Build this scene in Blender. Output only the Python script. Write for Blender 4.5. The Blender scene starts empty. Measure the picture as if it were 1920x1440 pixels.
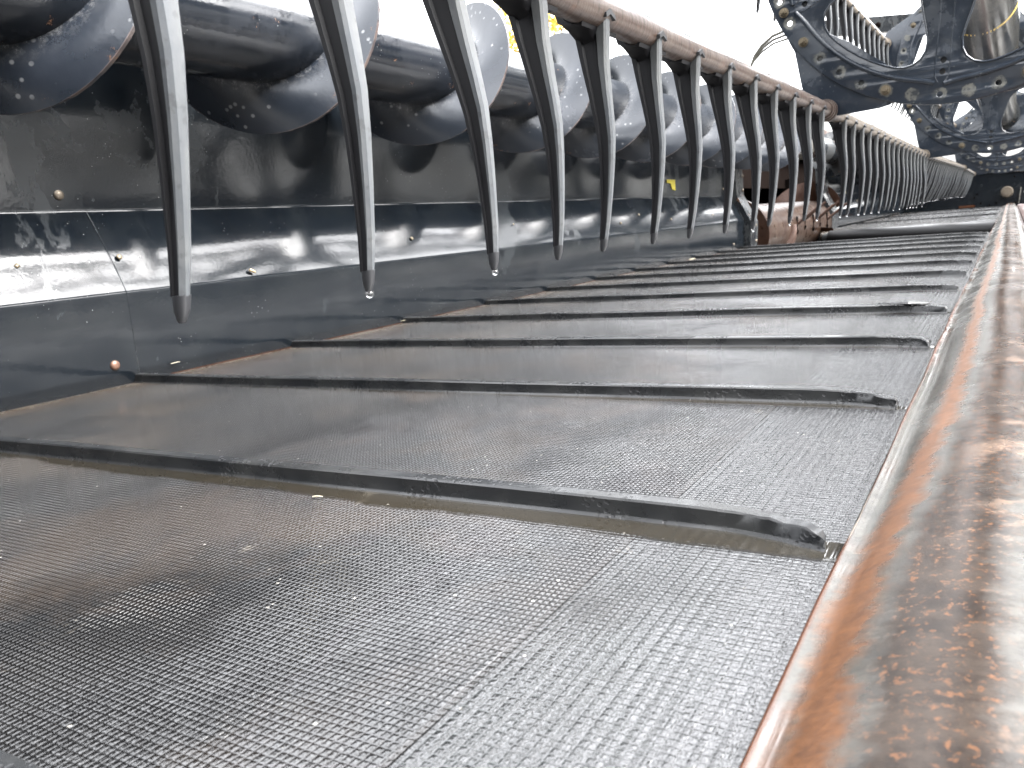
import bpy, bmesh, math, random
from mathutils import Vector, Matrix
random.seed(7)
S_ = bpy.context.scene
COL = S_.collection
PI = math.pi
sin, cos, rad = math.sin, math.cos, math.radians

# ------------------------------------------------------------------ camera
cd = bpy.data.cameras.new('camera'); cam = bpy.data.objects.new('camera', cd); COL.objects.link(cam)
cd.sensor_width = 36.0; cd.lens = 1552.9 / 1920 * 36; cd.clip_start = 0.02; cd.clip_end = 400
Rm = Matrix(((0.8587361, -0.0232843, 0.5118888), (0.5059076, 0.1972621, -0.8397292), (-0.0814237, 0.9800742, 0.1811758)))
cam.matrix_world = Matrix.Translation((1.16838745, -0.45498217, 0.18233548)) @ Rm.to_4x4()
cd.dof.use_dof = True; cd.dof.focus_distance = .72; cd.dof.aperture_fstop = 22
S_.camera = cam
# ------------------------------------------------------------------ sky and sun (overcast)
w = bpy.data.worlds.new('World'); S_.world = w; w.use_nodes = True
nt = w.node_tree; nt.nodes.clear()
sky = nt.nodes.new('ShaderNodeTexSky'); sky.sky_type = 'NISHITA'; sky.sun_disc = False
sky.sun_elevation = rad(48); sky.sun_rotation = rad(75); sky.air_density = 1.0; sky.dust_density = 6.0
hs = nt.nodes.new('ShaderNodeHueSaturation'); hs.inputs['Saturation'].default_value = 0.12; hs.inputs['Value'].default_value = 1.0
# soft cloud cover: brighter and darker banks of the overcast
tc = nt.nodes.new('ShaderNodeTexCoord'); nz = nt.nodes.new('ShaderNodeTexNoise'); nz.inputs['Scale'].default_value = 1.6; nz.inputs['Detail'].default_value = 4
mr = nt.nodes.new('ShaderNodeMapRange'); mr.inputs['From Min'].default_value = .3; mr.inputs['From Max'].default_value = .7
mr.inputs['To Min'].default_value = .75; mr.inputs['To Max'].default_value = 1.35
mx = nt.nodes.new('ShaderNodeVectorMath'); mx.operation = 'SCALE'
bg = nt.nodes.new('ShaderNodeBackground'); bg.inputs['Strength'].default_value = 0.15
wo = nt.nodes.new('ShaderNodeOutputWorld')
L = nt.links.new
L(sky.outputs[0], hs.inputs['Color']); L(tc.outputs['Generated'], nz.inputs['Vector']); L(nz.outputs['Fac'], mr.inputs['Value'])
sx = nt.nodes.new('ShaderNodeSeparateXYZ'); L(tc.outputs['Generated'], sx.inputs[0])
gr = nt.nodes.new('ShaderNodeMapRange'); gr.inputs['From Min'].default_value = 0; gr.inputs['From Max'].default_value = .9
gr.inputs['To Min'].default_value = 1.5; gr.inputs['To Max'].default_value = 3.6; L(sx.outputs[2], gr.inputs['Value'])   # overcast: the zenith is about three times as bright as the horizon
mm = nt.nodes.new('ShaderNodeMath'); mm.operation = 'MULTIPLY'; L(gr.outputs[0], mm.inputs[0]); L(mr.outputs[0], mm.inputs[1])
L(hs.outputs[0], mx.inputs[0]); L(mm.outputs[0], mx.inputs['Scale']); L(mx.outputs[0], bg.inputs['Color']); L(bg.outputs[0], wo.inputs[0])
sd = bpy.data.lights.new('sun', 'SUN'); sun = bpy.data.objects.new('sun', sd); COL.objects.link(sun)
sd.energy = 0.8; sd.angle = rad(22); sd.color = (1, .965, .92)
az, el = rad(75), rad(48)   # sun_rotation 75 -> towards +X
sdir = Vector((sin(az) * cos(el), cos(az) * cos(el), sin(el)))
sun.rotation_euler = sdir.to_track_quat('Z', 'Y').to_euler()
vs = S_.view_settings; vs.view_transform = 'Standard'; vs.look = 'None'; vs.exposure = 2.6; vs.gamma = 1; vs.use_curve_mapping = False
S_.cycles.max_bounces = 7; S_.cycles.diffuse_bounces = 3; S_.cycles.glossy_bounces = 4

# ------------------------------------------------------------------ helpers
def tag(o, label=None, cat=None, group=None, kind=None):
    if label: o['label'] = label
    if cat: o['category'] = cat
    if group: o['group'] = group
    if kind: o['kind'] = kind
    return o
def empty(name, loc, label, cat, group=None):
    o = bpy.data.objects.new(name, None); COL.objects.link(o); o.location = loc; o.empty_display_size = .05
    return tag(o, label, cat, group)
def link(name, me, parent=None, loc=(0, 0, 0)):
    o = bpy.data.objects.new(name, me); COL.objects.link(o); o.location = loc
    if parent: 
        o.parent = parent
        if parent.type == 'EMPTY' and loc == (0, 0, 0): o.location = -parent.location
    return o
class MB:
    def __init__(s): s.v = []; s.f = []; s.m = []
    def add(s, v, f, mi=0):
        b = len(s.v); s.v += [tuple(p) for p in v]; s.f += [tuple(b + i for i in q) for q in f]; s.m += [mi] * len(f); return s
    def box(s, a, b, mi=0):
        x0, y0, z0 = a; x1, y1, z1 = b
        v = [(x0, y0, z0), (x1, y0, z0), (x1, y1, z0), (x0, y1, z0), (x0, y0, z1), (x1, y0, z1), (x1, y1, z1), (x0, y1, z1)]
        return s.add(v, [(0, 3, 2, 1), (4, 5, 6, 7), (0, 1, 5, 4), (1, 2, 6, 5), (2, 3, 7, 6), (3, 0, 4, 7)], mi)
    def tube(s, p0, p1, r0, r1=None, n=16, mi=0, caps=True):
        return s.path([p0, p1], [r0, r0 if r1 is None else r1], n, mi, caps)
    def path(s, pts, rs, n=12, mi=0, caps=True):
        pts = [Vector(p) for p in pts]
        if not hasattr(rs, '__len__'): rs = [rs] * len(pts)
        v = []; up = None
        for i, p in enumerate(pts):
            d = (pts[min(i + 1, len(pts) - 1)] - pts[max(i - 1, 0)]).normalized()
            if up is None: up = d.orthogonal().normalized()
            up = (up - d * up.dot(d)).normalized(); sd_ = d.cross(up)
            for k in range(n):
                a = 2 * PI * k / n; v.append(p + (up * cos(a) + sd_ * sin(a)) * rs[i])
        f = [(i * n + k, i * n + (k + 1) % n, (i + 1) * n + (k + 1) % n, (i + 1) * n + k) for i in range(len(pts) - 1) for k in range(n)]
        if caps:
            f.append(tuple(range(n - 1, -1, -1))); f.append(tuple((len(pts) - 1) * n + k for k in range(n)))
        return s.add(v, f, mi)
    def rings(s, rings, closed=True, mi=0, caps=True):
        n = len(rings[0]); v = [p for r in rings for p in r]; f = []
        for i in range(len(rings) - 1):
            for k in range(n if closed else n - 1):
                f.append((i * n + k, i * n + (k + 1) % n, (i + 1) * n + (k + 1) % n, (i + 1) * n + k))
        if caps and closed:
            f.append(tuple(range(n - 1, -1, -1))); f.append(tuple((len(rings) - 1) * n + k for k in range(n)))
        return s.add(v, f, mi)
    def mesh(s, name, mats, smooth=35, fix=True, bevel=0):
        me = bpy.data.meshes.new(name); me.from_pydata(s.v, [], s.f)
        if not isinstance(mats, (list, tuple)): mats = [mats]
        for m in mats: me.materials.append(m)
        me.polygons.foreach_set('material_index', s.m)
        if fix or bevel:
            bm = bmesh.new(); bm.from_mesh(me)
            bmesh.ops.recalc_face_normals(bm, faces=bm.faces)
            if bevel:
                es = [e for e in bm.edges if len(e.link_faces) == 2 and e.calc_face_angle(0) > .6]
                bmesh.ops.bevel(bm, geom=es, offset=bevel, segments=2, affect='EDGES', profile=.6)
            bm.to_mesh(me); bm.free()
        if smooth:
            me.polygons.foreach_set('use_smooth', [True] * len(me.polygons)); me.set_sharp_from_angle(angle=rad(smooth))
        return me
    def build(s, name, mats, parent=None, loc=(0, 0, 0), **k): return link(name, s.mesh(name, mats, **k), parent, loc)

# ------------------------------------------------------------------ materials
K = .72        # all paints and metals are measured against this exposure
class N:
    def __init__(s, name):
        s.m = bpy.data.materials.new(name); s.m.use_nodes = True; s.t = s.m.node_tree
        s.b = s.t.nodes['Principled BSDF']; s.co = s.t.nodes.new('ShaderNodeTexCoord').outputs['Object']
    def val(s, x, sock):
        if isinstance(x, bpy.types.NodeSocket): s.t.links.new(x, sock)
        else: sock.default_value = x
    def math(s, op, a, b=None, c=None, clamp=False):
        n = s.t.nodes.new('ShaderNodeMath'); n.operation = op; n.use_clamp = clamp
        for i, x in enumerate((a, b, c)):
            if x is not None: s.val(x, n.inputs[i])
        return n.outputs[0]
    def noise(s, scale, detail=4, rough=.55, vec=None, stretch=None, dist=0):
        n = s.t.nodes.new('ShaderNodeTexNoise'); n.inputs['Scale'].default_value = scale; n.inputs['Detail'].default_value = detail
        n.inputs['Roughness'].default_value = rough; n.inputs['Distortion'].default_value = dist
        v = vec or s.co
        if stretch:
            mp = s.t.nodes.new('ShaderNodeMapping'); mp.inputs['Scale'].default_value = stretch; s.t.links.new(v, mp.inputs[0]); v = mp.outputs[0]
        s.t.links.new(v, n.inputs['Vector']); return n.outputs['Fac']
    def voro(s, scale, feature='F1', stretch=None, rnd=1):
        n = s.t.nodes.new('ShaderNodeTexVoronoi'); n.inputs['Scale'].default_value = scale; n.feature = feature; n.inputs['Randomness'].default_value = rnd
        v = s.co
        if stretch:
            mp = s.t.nodes.new('ShaderNodeMapping'); mp.inputs['Scale'].default_value = stretch; s.t.links.new(v, mp.inputs[0]); v = mp.outputs[0]
        s.t.links.new(v, n.inputs['Vector']); return n.outputs['Distance']
    def rng(s, x, a, b, c=0., d=1., smooth=False):
        n = s.t.nodes.new('ShaderNodeMapRange'); n.clamp = True
        if smooth: n.interpolation_type = 'SMOOTHSTEP'
        s.val(x, n.inputs['Value'])
        for k, q in zip(('From Min', 'From Max', 'To Min', 'To Max'), (a, b, c, d)): s.val(q, n.inputs[k])
        return n.outputs[0]
    def mix(s, f, a, b):
        n = s.t.nodes.new('ShaderNodeMix'); n.data_type = 'RGBA'; s.val(f, n.inputs[0])
        for x, i in ((a, 6), (b, 7)):
            if isinstance(x, tuple) and len(x) == 3: x = x + (1,)
            s.val(x, n.inputs[i])
        return n.outputs[2]
    def lerp(s, f, a, b): return s.math('ADD', s.math('MULTIPLY', f, s.math('SUBTRACT', b, a)), a)
    def xyz(s):
        n = s.t.nodes.new('ShaderNodeSeparateXYZ'); s.t.links.new(s.co, n.inputs[0]); return n.outputs
    def bump(s, h, dist, strength=1., prev=None):
        n = s.t.nodes.new('ShaderNodeBump'); n.inputs['Distance'].default_value = dist; s.val(strength, n.inputs['Strength']); s.t.links.new(h, n.inputs['Height'])
        if prev is not None: s.t.links.new(prev, n.inputs['Normal'])
        return n.outputs[0]
    def done(s, col=None, rough=None, metal=None, normal=None, coat=None, coatr=None, spec=None):
        for k, x in (('Base Color', col), ('Roughness', rough), ('Metallic', metal), ('Normal', normal), ('Coat Weight', coat), ('Coat Roughness', coatr), ('Specular IOR Level', spec)):
            if x is not None:
                if isinstance(x, tuple) and len(x) == 3: x = x + (1,)
                if k == 'Base Color' and K != 1:
                    if isinstance(x, tuple): x = tuple(c * K for c in x[:3]) + (1,)
                    else:
                        v_ = s.t.nodes.new('ShaderNodeVectorMath'); v_.operation = 'SCALE'; s.t.links.new(x, v_.inputs[0]); v_.inputs['Scale'].default_value = K; x = v_.outputs[0]
                s.val(x, s.b.inputs[k])
        return s.m

def paint(name, base, base2, patch=5., thr=.5, r_wet=.06, r_dry=.32, stretch=(1, 1, .55), speck=True, rust=0., ripple=0.0006):
    """dark factory enamel, rained on: mirror-like water film broken by patches of grimy matt paint"""
    n = N(name)
    a = n.noise(patch, 9, .68, stretch=stretch, dist=.35)
    m = n.rng(a, thr, thr + .012)
    fine = n.noise(90, 3)
    col = n.mix(m, base, base2)
    col = n.mix(n.rng(n.noise(14, 6, .7), .45, .75, 0, .35), col, (base2[0] * 1.5, base2[1] * 1.4, base2[2] * 1.25))
    r = n.lerp(m, r_wet, r_dry); r = n.math('ADD', r, n.math('MULTIPLY', fine, .05))
    if speck:
        sp = n.math('MULTIPLY', n.rng(n.voro(120), .10, .05), n.rng(n.noise(11, 2), .55, .6))
        col = n.mix(sp, col, (.22, .225, .22)); r = n.math('MAXIMUM', r, n.math('MULTIPLY', sp, .5))
    if rust:
        ru = n.rng(n.noise(22, 8, .75), .66 - rust * .2, .70 - rust * .2)
        col = n.mix(ru, col, (.16, .075, .035)); r = n.math('MAXIMUM', r, n.math('MULTIPLY', ru, .6))
    nm = n.bump(n.noise(7, 2), ripple * 6, .5)
    nm = n.bump(n.noise(160, 2), ripple * .9, .5, nm)
    nm = n.bump(fine, ripple * .3, .5, nm)
    return n.done(col, r, 0., nm, spec=.40)

M = {}
M['panel'] = paint('panel_enamel', (.005, .0068, .0092), (.0145, .0175, .0205), 3.3, .60, .08, .20, (1, 1, .6), ripple=.00017)
M['auger'] = paint('auger_enamel', (.008, .010, .0135), (.013, .0155, .020), 4.5, .54, .09, .17, (1, 1, 1), rust=.05)
M['disc'] = None
M['frame'] = paint('frame_enamel', (.010, .012, .015), (.025, .028, .03), 8, .5, .15, .4, rust=.2)
M['dark'] = N('cavity_shade_black').done((.006, .0045, .004), 1.0, spec=0.0)  # near-black without gloss: the shade of cavities put into the colour

def mk_flight():
    n = N('flight_enamel'); x, y, z = n.xyz()
    rr = n.math('SQRT', n.math('ADD', n.math('POWER', n.math('SUBTRACT', x, .114), 2), n.math('POWER', n.math('SUBTRACT', z, .529), 2)))
    a = n.noise(5.5, 6, .6, dist=.4); m = n.rng(a, .46, .60)
    col = n.mix(m, (.016, .020, .027), (.021, .0255, .034))
    weld = n.math('MULTIPLY', n.rng(rr, .106, .080), n.rng(n.noise(70, 7, .8), .46, .64))
    spray = n.math('MULTIPLY', n.rng(n.voro(55, stretch=(1, .7, 1)), .20, .12), n.rng(n.noise(9, 3), .47, .55))
    col = n.mix(n.math('MULTIPLY', weld, .28), col, (.22, .215, .21)); col = n.mix(n.math('MULTIPLY', spray, .6), col, (.25, .255, .26))
    edge = n.math('MULTIPLY', n.rng(rr, .1550, .1561), n.rng(n.noise(20, 4), .35, .6, 0, .6))
    col = n.mix(edge, col, (.17,.12,.10))
    ru = n.math('MULTIPLY', n.rng(n.noise(30, 6, .7), .63, .67), n.rng(rr, .137, .1565)); col = n.mix(ru, col, (.16, .08, .04))
    r = n.lerp(m, .19, .28); r = n.math('MAXIMUM', r, n.math('MULTIPLY', weld, .5))
    nm = n.bump(n.noise(6, 2), .003, .6); nm = n.bump(n.noise(120, 2), .0003, .6, nm)
    return n.done(col, r, .1, nm)
M['flight'] = mk_flight()

def mk_disc():
    n = N('disc_enamel'); x, y, z = n.xyz()
    rr = n.math('SQRT', n.math('ADD', n.math('POWER', x, 2), n.math('POWER', z, 2)))
    th = n.math('ARCTAN2', z, x)
    k = 44 / (2 * PI)
    u = n.math('FRACT', n.math('ADD', n.math('MULTIPLY', n.math('SUBTRACT', th, rad(-94.5)), k), 50.5))
    du = n.math('MULTIPLY', n.math('SUBTRACT', u, .5), .41 / k)
    dd = n.math('SQRT', n.math('ADD', n.math('POWER', du, 2), n.math('POWER', n.math('SUBTRACT', rr, .411), 2)))
    dd = n.math('ADD', dd, n.math('MULTIPLY', n.math('SUBTRACT', n.noise(110, 5, .7), .5), .016))
    halo = n.math('MULTIPLY', n.rng(dd, .0165, .0125), n.rng(n.noise(14, 2), .40, .55))
    halo = n.math('MULTIPLY', halo, n.rng(n.noise(170, 3, .7), .35, .6, .35, 1))
    m = n.rng(n.noise(6, 7, .62, dist=.4), .50, .60)
    col = n.mix(m, (.022, .028, .038), (.040, .048, .060))
    sp = n.math('MULTIPLY', n.rng(n.voro(95), .22, .12), n.rng(n.noise(12, 2), .50, .56))
    dust = n.rng(n.noise(28, 7, .75), .55, .72, 0, .45)
    col = n.mix(dust, col, (.06, .063, .063)); col = n.mix(n.math('MULTIPLY', sp, .5), col, (.12, .125, .12)); col = n.mix(n.math('MULTIPLY', halo, .8), col, (.15, .145, .12))
    r = n.lerp(m, .14, .38); r = n.math('MAXIMUM', r, n.math('MULTIPLY', halo, .7))
    nm = n.bump(n.noise(9, 2), .003, .5); nm = n.bump(n.noise(130, 3), .0004, .8, nm)
    return n.done(col, r, 0., nm)
M['disc'] = mk_disc()

def mk_tube():
    n = N('weathered_bat_tube'); x, y, z = n.xyz()
    a = n.noise(9, 6, .7); b = n.noise(60, 5, .7, stretch=(1, 2.2, .5))
    col = n.mix(n.rng(a, .35, .7), (.070, .047, .038), (.105, .080, .065))
    col = n.mix(n.rng(b, .54, .62, 0, .75), col, (.030, .020, .017))
    col = n.mix(n.rng(n.noise(35, 5), .60, .70, 0, .7), col, (.14, .08, .055))
    far = n.rng(y, 1.8, 1.95); col = n.mix(far, col, n.mix(a, (.18, .15, .115), (.12, .10, .08)))
    nm = n.bump(b, .0012, .8)
    return n.done(col, n.rng(b, .3, .7, .28, .5), 0., nm, coat=.3, coatr=.12)
M['bat'] = mk_tube()

def mk_tine():
    n = N('grey_tine_plastic'); a = n.noise(12, 6, .7, stretch=(1, 1, .4))
    col = n.mix(n.rng(a, .4, .62), (.050, .056, .064), (.098, .102, .102))
    col = n.mix(n.rng(n.noise(150, 3), .62, .70, 0, .4), col, (.02, .02, .022))
    return n.done(col, n.rng(a, .4, .65, .46, .60), 0., n.bump(n.noise(200, 3), .0003, .7), spec=.35)
M['tine'] = mk_tine()
M['tine_side'] = N('shaded_tine_flank').done((.006, .006, .0075), .55, spec=.22)  # same plastic as the tine, flank shade put into the colour
M['tip'] = N('worn_black_tip').done((.020, .021, .024), .45)
nw = N('rain_drop'); nw.b.inputs['Transmission Weight'].default_value = 1; nw.b.inputs['IOR'].default_value = 1.33; nw.b.inputs['Roughness'].default_value = 0; M['drop'] = nw.m

def mk_belt():
    n = N('woven_rubber_belt'); x, y, z = n.xyz()
    px = .0036; S = .3404
    wob = n.math('MULTIPLY', n.math('SUBTRACT', n.noise(5, 2), .5), .004)
    yy = n.math('ADD', y, wob)
    xx = n.math('ADD', x, n.math('MULTIPLY', n.math('SUBTRACT', n.noise(6, 2), .5), .003))
    gy = n.math('POWER', n.math('ABSOLUTE', n.math('COSINE', n.math('MULTIPLY', yy, PI / .0043))), 9.0)
    gx = n.math('POWER', n.math('ABSOLUTE', n.math('COSINE', n.math('MULTIPLY', xx, PI / .0035))), 9.0)
    weave = n.math('MULTIPLY', n.math('SUBTRACT', 1, gy), n.math('SUBTRACT', 1, n.math('MULTIPLY', gx, .8)))    # small flat pads between the cords
    rib = n.math('ADD', n.math('MULTIPLY', n.math('COSINE', n.math('MULTIPLY', xx, 2 * PI / .0075)), .5), .5)
    edge = n.rng(x, .978, .986)                                                               # ribbed selvedge strip beyond the lengthwise seam
    fy = n.math('FRACT', n.math('ADD', n.math('DIVIDE', y, S), 20.0))
    # shallow puddle held on the near side of each slat
    lim = n.math('SUBTRACT', n.rng(y, .1, .0, .955, .925), n.math('MULTIPLY', n.math('SUBTRACT', n.noise(7, 5, .6), .45), n.rng(y, .1, 0, .03, .12)))
    pud = n.math('MULTIPLY', n.rng(n.math('SUBTRACT', fy, lim), -.006, .012), n.math('LESS_THAN', y, 3.95))
    worn = n.rng(n.math('ADD', n.noise(2.3, 5, .6, dist=.3), n.rng(x, .45, .98, -.16, .15)), .44, .60)                                      # where the cord pattern is worn
    wm = n.lerp(worn, .85, .35); wm = n.math('MULTIPLY', wm, n.math('SUBTRACT', 1, pud))
    wm = n.math('MULTIPLY', wm, n.lerp(edge, 1., .45))
    h = n.math('MULTIPLY', weave, wm)
    h = n.math('ADD', h, n.math('MULTIPLY', n.math('MULTIPLY', rib, edge), .22))
    lump = n.noise(210, 3, .75)
    h = n.math('ADD', h, n.math('MULTIPLY', n.math('MULTIPLY', n.math('ADD', lump, n.noise(95, 3, .6)), n.math('MAXIMUM', n.lerp(worn, .05, .50), n.rng(y, .15, 1.0, 0, .16))), n.math('SUBTRACT', 1, pud)))
    seam = n.math('MULTIPLY', n.rng(n.math('ABSOLUTE', n.math('ADD', n.math('SUBTRACT', x, .982), n.math('MULTIPLY', n.math('SUBTRACT', n.noise(30, 3), .5), .003))), .0022, .0008), n.math('SUBTRACT', 1, pud))
    h = n.math('SUBTRACT', h, n.math('MULTIPLY', seam, .35))
    col = n.mix(n.rng(n.noise(5, 6, .7), .35, .7), (.003, .003, .0034), (.0065, .006, .0056))
    brown = n.math('MULTIPLY', n.rng(n.noise(4.3, 7, .68, dist=.3), .49, .62), n.rng(x, 1.0, .8, .3, 1))
    col = n.mix(n.math('MULTIPLY', brown, .7), col, (.025, .018, .013))
    mud = n.math('MULTIPLY', n.rng(x, .085, .01), n.rng(n.noise(9, 5, .7), .3, .6, .35, 1)); col = n.mix(mud, col, (.044, .030, .018))
    mud2 = n.math('MULTIPLY', n.rng(x, .70, .1, 0, .85), n.rng(n.noise(4, 4), .45, .65)); col = n.mix(mud2, col, (.028, .022, .016))
    col = n.mix(n.math('MULTIPLY', edge, .5), col, (.018, .019, .020))
    col = n.mix(n.math('MULTIPLY', pud, .8), col, (.019, .0165, .012))
    col = n.mix(n.math('MULTIPLY', seam, .8), col, (.006, .004, .003))
    scf = n.math('MULTIPLY', n.rng(n.noise(26, 7, .8, stretch=(1, .6, 1), dist=.8), .60, .68), n.rng(n.noise(3.7, 3), .52, .62)); col = n.mix(n.math('MULTIPLY', scf, .55), col, (.11, .098, .080))
    sp = n.math('MULTIPLY', n.rng(n.voro(75), .085, .05), n.rng(n.noise(13, 2), .5, .57)); col = n.mix(sp, col, (.22, .21, .19))
    r = n.lerp(n.rng(n.noise(4.5, 6, .65), .38, .62), .035, .065)
    r = n.lerp(edge, r, .10); r = n.lerp(mud, r, .34); r = n.lerp(seam, r, .14); r = n.lerp(pud, r, .04)
    nm = n.bump(n.noise(3.2, 3), .006, .35)
    nm = n.bump(h, .00105, 1., nm)
    return n.done(col, n.math('ADD', r, n.math('ADD', n.math('MULTIPLY', n.math('SUBTRACT', 1, worn), .01), n.math('MULTIPLY', n.math('MULTIPLY', n.rng(y, .02, 1.1, 0, .07), n.rng(n.noise(6.5, 6, .65, stretch=(1, .7, 1)), .40, .60, .35, 1)), n.math('SUBTRACT', 1, n.math('MULTIPLY', pud, .6))))), 0., nm, spec=n.math('MULTIPLY', n.lerp(n.math('MAXIMUM', worn, pud), n.rng(y, .1, .8, .62, 1.2), n.rng(y, .2, 1.4, 1.25, 2.3)), n.rng(y, 4.6, 5.4, 1, .3)))
M['belt'] = mk_belt()

def mk_rubber():
    n = N('cleat_rubber'); a = n.noise(55, 6, .7); 
    pit = n.math('MULTIPLY', n.rng(n.voro(210), .38, .25), n.rng(n.noise(14, 3), .52, .58))
    col = n.mix(n.rng(n.noise(18, 5), .4, .65), (.010, .0108, .012), (.022, .0225, .0225))
    col = n.mix(pit, col, (.006, .006, .007))
    h = n.math('SUBTRACT', n.math('MULTIPLY', a, .25), n.math('MULTIPLY', pit, .3))
    return n.done(col, n.math('ADD', n.rng(n.noise(24, 4), .35, .7, .18, .40), n.math('MULTIPLY', pit, .2)), 0., n.bump(h, .0012, .8))
M['rubber'] = mk_rubber()
M['roller'] = N('roller_rubber').done((.005, .005, .0055), .38, spec=.2)

def mk_lip():
    n = N('rusted_cutterbar_steel'); x, y, z = n.xyz()
    wv = n.math('MULTIPLY', n.math('SUBTRACT', n.noise(3.2, 5, .6, stretch=(.4, 1, .4)), .5), .040)
    fr = n.math('MULTIPLY', n.math('SUBTRACT', n.noise(70, 4, .7, stretch=(.45, 1, .45)), .5), .016)
    drift = n.rng(y, -.35, .7, -.001, .020)
    xx = n.math('SUBTRACT', n.math('ADD', x, n.math('ADD', wv, fr)), drift)
    band = n.math('MULTIPLY', n.rng(xx, 1.1035, 1.113, 0, .9), n.rng(n.math('ADD', xx, n.math('MULTIPLY', n.noise(45, 5, .75), .02)), n.math('SUBTRACT', 1.1415, n.math('MULTIPLY', drift, .35)), n.math('SUBTRACT', 1.1325, n.math('MULTIPLY', drift, .35))))
    pit = n.math('MULTIPLY', n.rng(xx, 1.128, 1.137), n.rng(n.math('ADD', xx, n.math('MULTIPLY', n.noise(40, 5, .75), .03)), 1.195, 1.180))
    g = n.noise(150, 7, .8, stretch=(.6, 1, .6)); f = n.noise(420, 4, .7)
    steel = n.mix(n.rng(n.noise(60, 6, .75), .35, .65), (.040, .040, .038), (.070, .067, .060))
    orange = n.mix(n.rng(g, .36, .66), (.058, .023, .009), (.135, .055, .019)); orange = n.mix(n.rng(f, .55, .68, 0, .6), orange, (.05, .019, .008))
    brown = n.mix(n.rng(n.noise(55, 5, .7), .4, .62), (.014, .0105, .0085), (.029, .022, .0175))  # pitted rust brown, with the reel's dark reflection put into the colour
    dots = n.rng(n.noise(260, 4, .75), .56, .63); brown = n.mix(n.math('MULTIPLY', dots, .65), brown, (.115, .052, .024))
    col = n.mix(band, steel, orange); col = n.mix(pit, col, brown)
    blot = n.math('MULTIPLY', n.rng(n.noise(11, 6, .7), .56, .63), .7); col = n.mix(n.math('MULTIPLY', blot, n.rng(x, 1.14, 1.17)), col, (.13, .09, .066))
    lipedge = n.rng(x, 1.0990, 1.0968); col = n.mix(lipedge, col, n.mix(g, (.085, .032, .014), (.05, .019, .01)))
    wetgut = n.math('MULTIPLY', n.rng(x, 1.108, 1.104), n.rng(n.noise(7, 4, .6, stretch=(.5, 1, .5)), .49, .60))
    ambr = n.math('MULTIPLY', wetgut, n.rng(n.noise(6, 3, .6, stretch=(.6, 1, .6)), .46, .58)); col = n.mix(n.math('MULTIPLY', ambr, .8), col, (.060, .022, .008))
    sc = n.rng(n.noise(60, 2, .5, stretch=(3, .06, 1)), .73, .75, 0, .6); col = n.mix(sc, col, (.35, .32, .28))
    wet = n.rng(n.noise(7, 5, .65), .42, .58)
    r = n.lerp(wet, .13, .30); r = n.lerp(n.math('MULTIPLY', band, .7), r, .5); r = n.lerp(wetgut, r, .05)
    h = n.math('ADD', n.math('MULTIPLY', g, .6), n.math('MULTIPLY', f, .4)); h = n.math('MULTIPLY', h, n.lerp(wetgut, 1., .08))
    nm = n.bump(n.noise(14, 3), .0015, .5); nm = n.bump(h, .00032, .75, nm)
    return n.done(col, r, 0., nm, spec=n.lerp(wetgut, n.lerp(pit, .26, .10), .8))
M['lip'] = mk_lip()
def mk_rust(name, a, b, rough=(.22, .5), metal=.3, sc=9):
    n = N(name); g = n.noise(sc, 7, .7)
    col = n.mix(n.rng(g, .36, .64), a, b); col = n.mix(n.rng(n.noise(60, 5, .7), .56, .7, 0, .5), col, (a[0] * .4, a[1] * .35, a[2] * .35))
    return n.done(col, n.rng(n.noise(13, 5), .35, .65, rough[0], rough[1]), metal, n.bump(n.noise(90, 5, .7), .0005, .5), spec=.22)
M['rust'] = mk_rust('wet_rusty_steel', (.022, .0075, .0035), (.042, .020, .012))
M['drumsteel'] = mk_rust('polished_rusty_drum', (.018, .008, .0045), (.045, .029, .021), (.25, .45), 0)
M['darkrust'] = mk_rust('dark_rust', (.025, .011, .007), (.05, .025, .015))
M['bare'] = mk_rust('bare_steel', (.20, .19, .17), (.29, .28, .255), (.2, .42), .6)
M['zinc'] = mk_rust('yellow_zinc', (.13, .105, .07), (.19, .16, .115), (.35, .55), .4, 60)
M['bolt'] = mk_rust('tarnished_bolt', (.16, .135, .105), (.24, .205, .165), (.3, .5), .6, 80)
M['copper'] = mk_rust('reddish_bolt', (.14, .07, .05), (.18, .11, .08), (.3, .5), .4, 80)
M['guard'] = mk_rust('guard_iron', (.03, .018, .018), (.06, .035, .03), (.3, .5), .4, 30)
def mk_center():
    n = N('reel_tube_gloss'); a = n.noise(4, 6, .7, stretch=(1, 3, 1)); b = n.noise(30, 4, stretch=(.6, 3, .6))
    col = n.mix(n.rng(a, .4, .65), (.010, .009, .006), (.030, .026, .016))
    return n.done(col, n.rng(a, .35, .65, .16, .26), 0., n.bump(n.noise(3, 2), .002, .3), coat=.2, coatr=.1)
M['center'] = mk_center()
M['yellow'] = N('yellow_band').done((.95, .66, .13), .35)
M['yellow_sticker'] = N('yellow_sticker').done((.5, .42, .03), .5)
M['straw'] = N('straw').done((.30, .27, .20), .6)
M['husk'] = N('wet_grain_husk').done((.28, .20, .11), .4)
M['hose'] = N('hose_rubber').done((.06, .057, .045), .45)
def mk_ground():
    n = N('gravel_yard'); g = n.noise(14, 8, .75); 
    return n.done(n.mix(g, (.035, .033, .028), (.07, .066, .058)), .8, 0., n.bump(g, .02, .6))
M['ground'] = mk_ground()
def leafmat(name, a, b):
    n = N(name); oi = n.noise(1.3, 3); n.b.inputs['Subsurface Weight'].default_value = 0
    return n.done(n.mix(n.rng(oi, .35, .65), a, b), .55)
M['leaf'] = leafmat('autumn_leaf', (.52, .31, .02), (.36, .28, .03))
M['leafg'] = leafmat('dark_leaf', (.012, .018, .007), (.022, .026, .009))
M['bark'] = N('bark').done((.09, .07, .05), .85)

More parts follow.
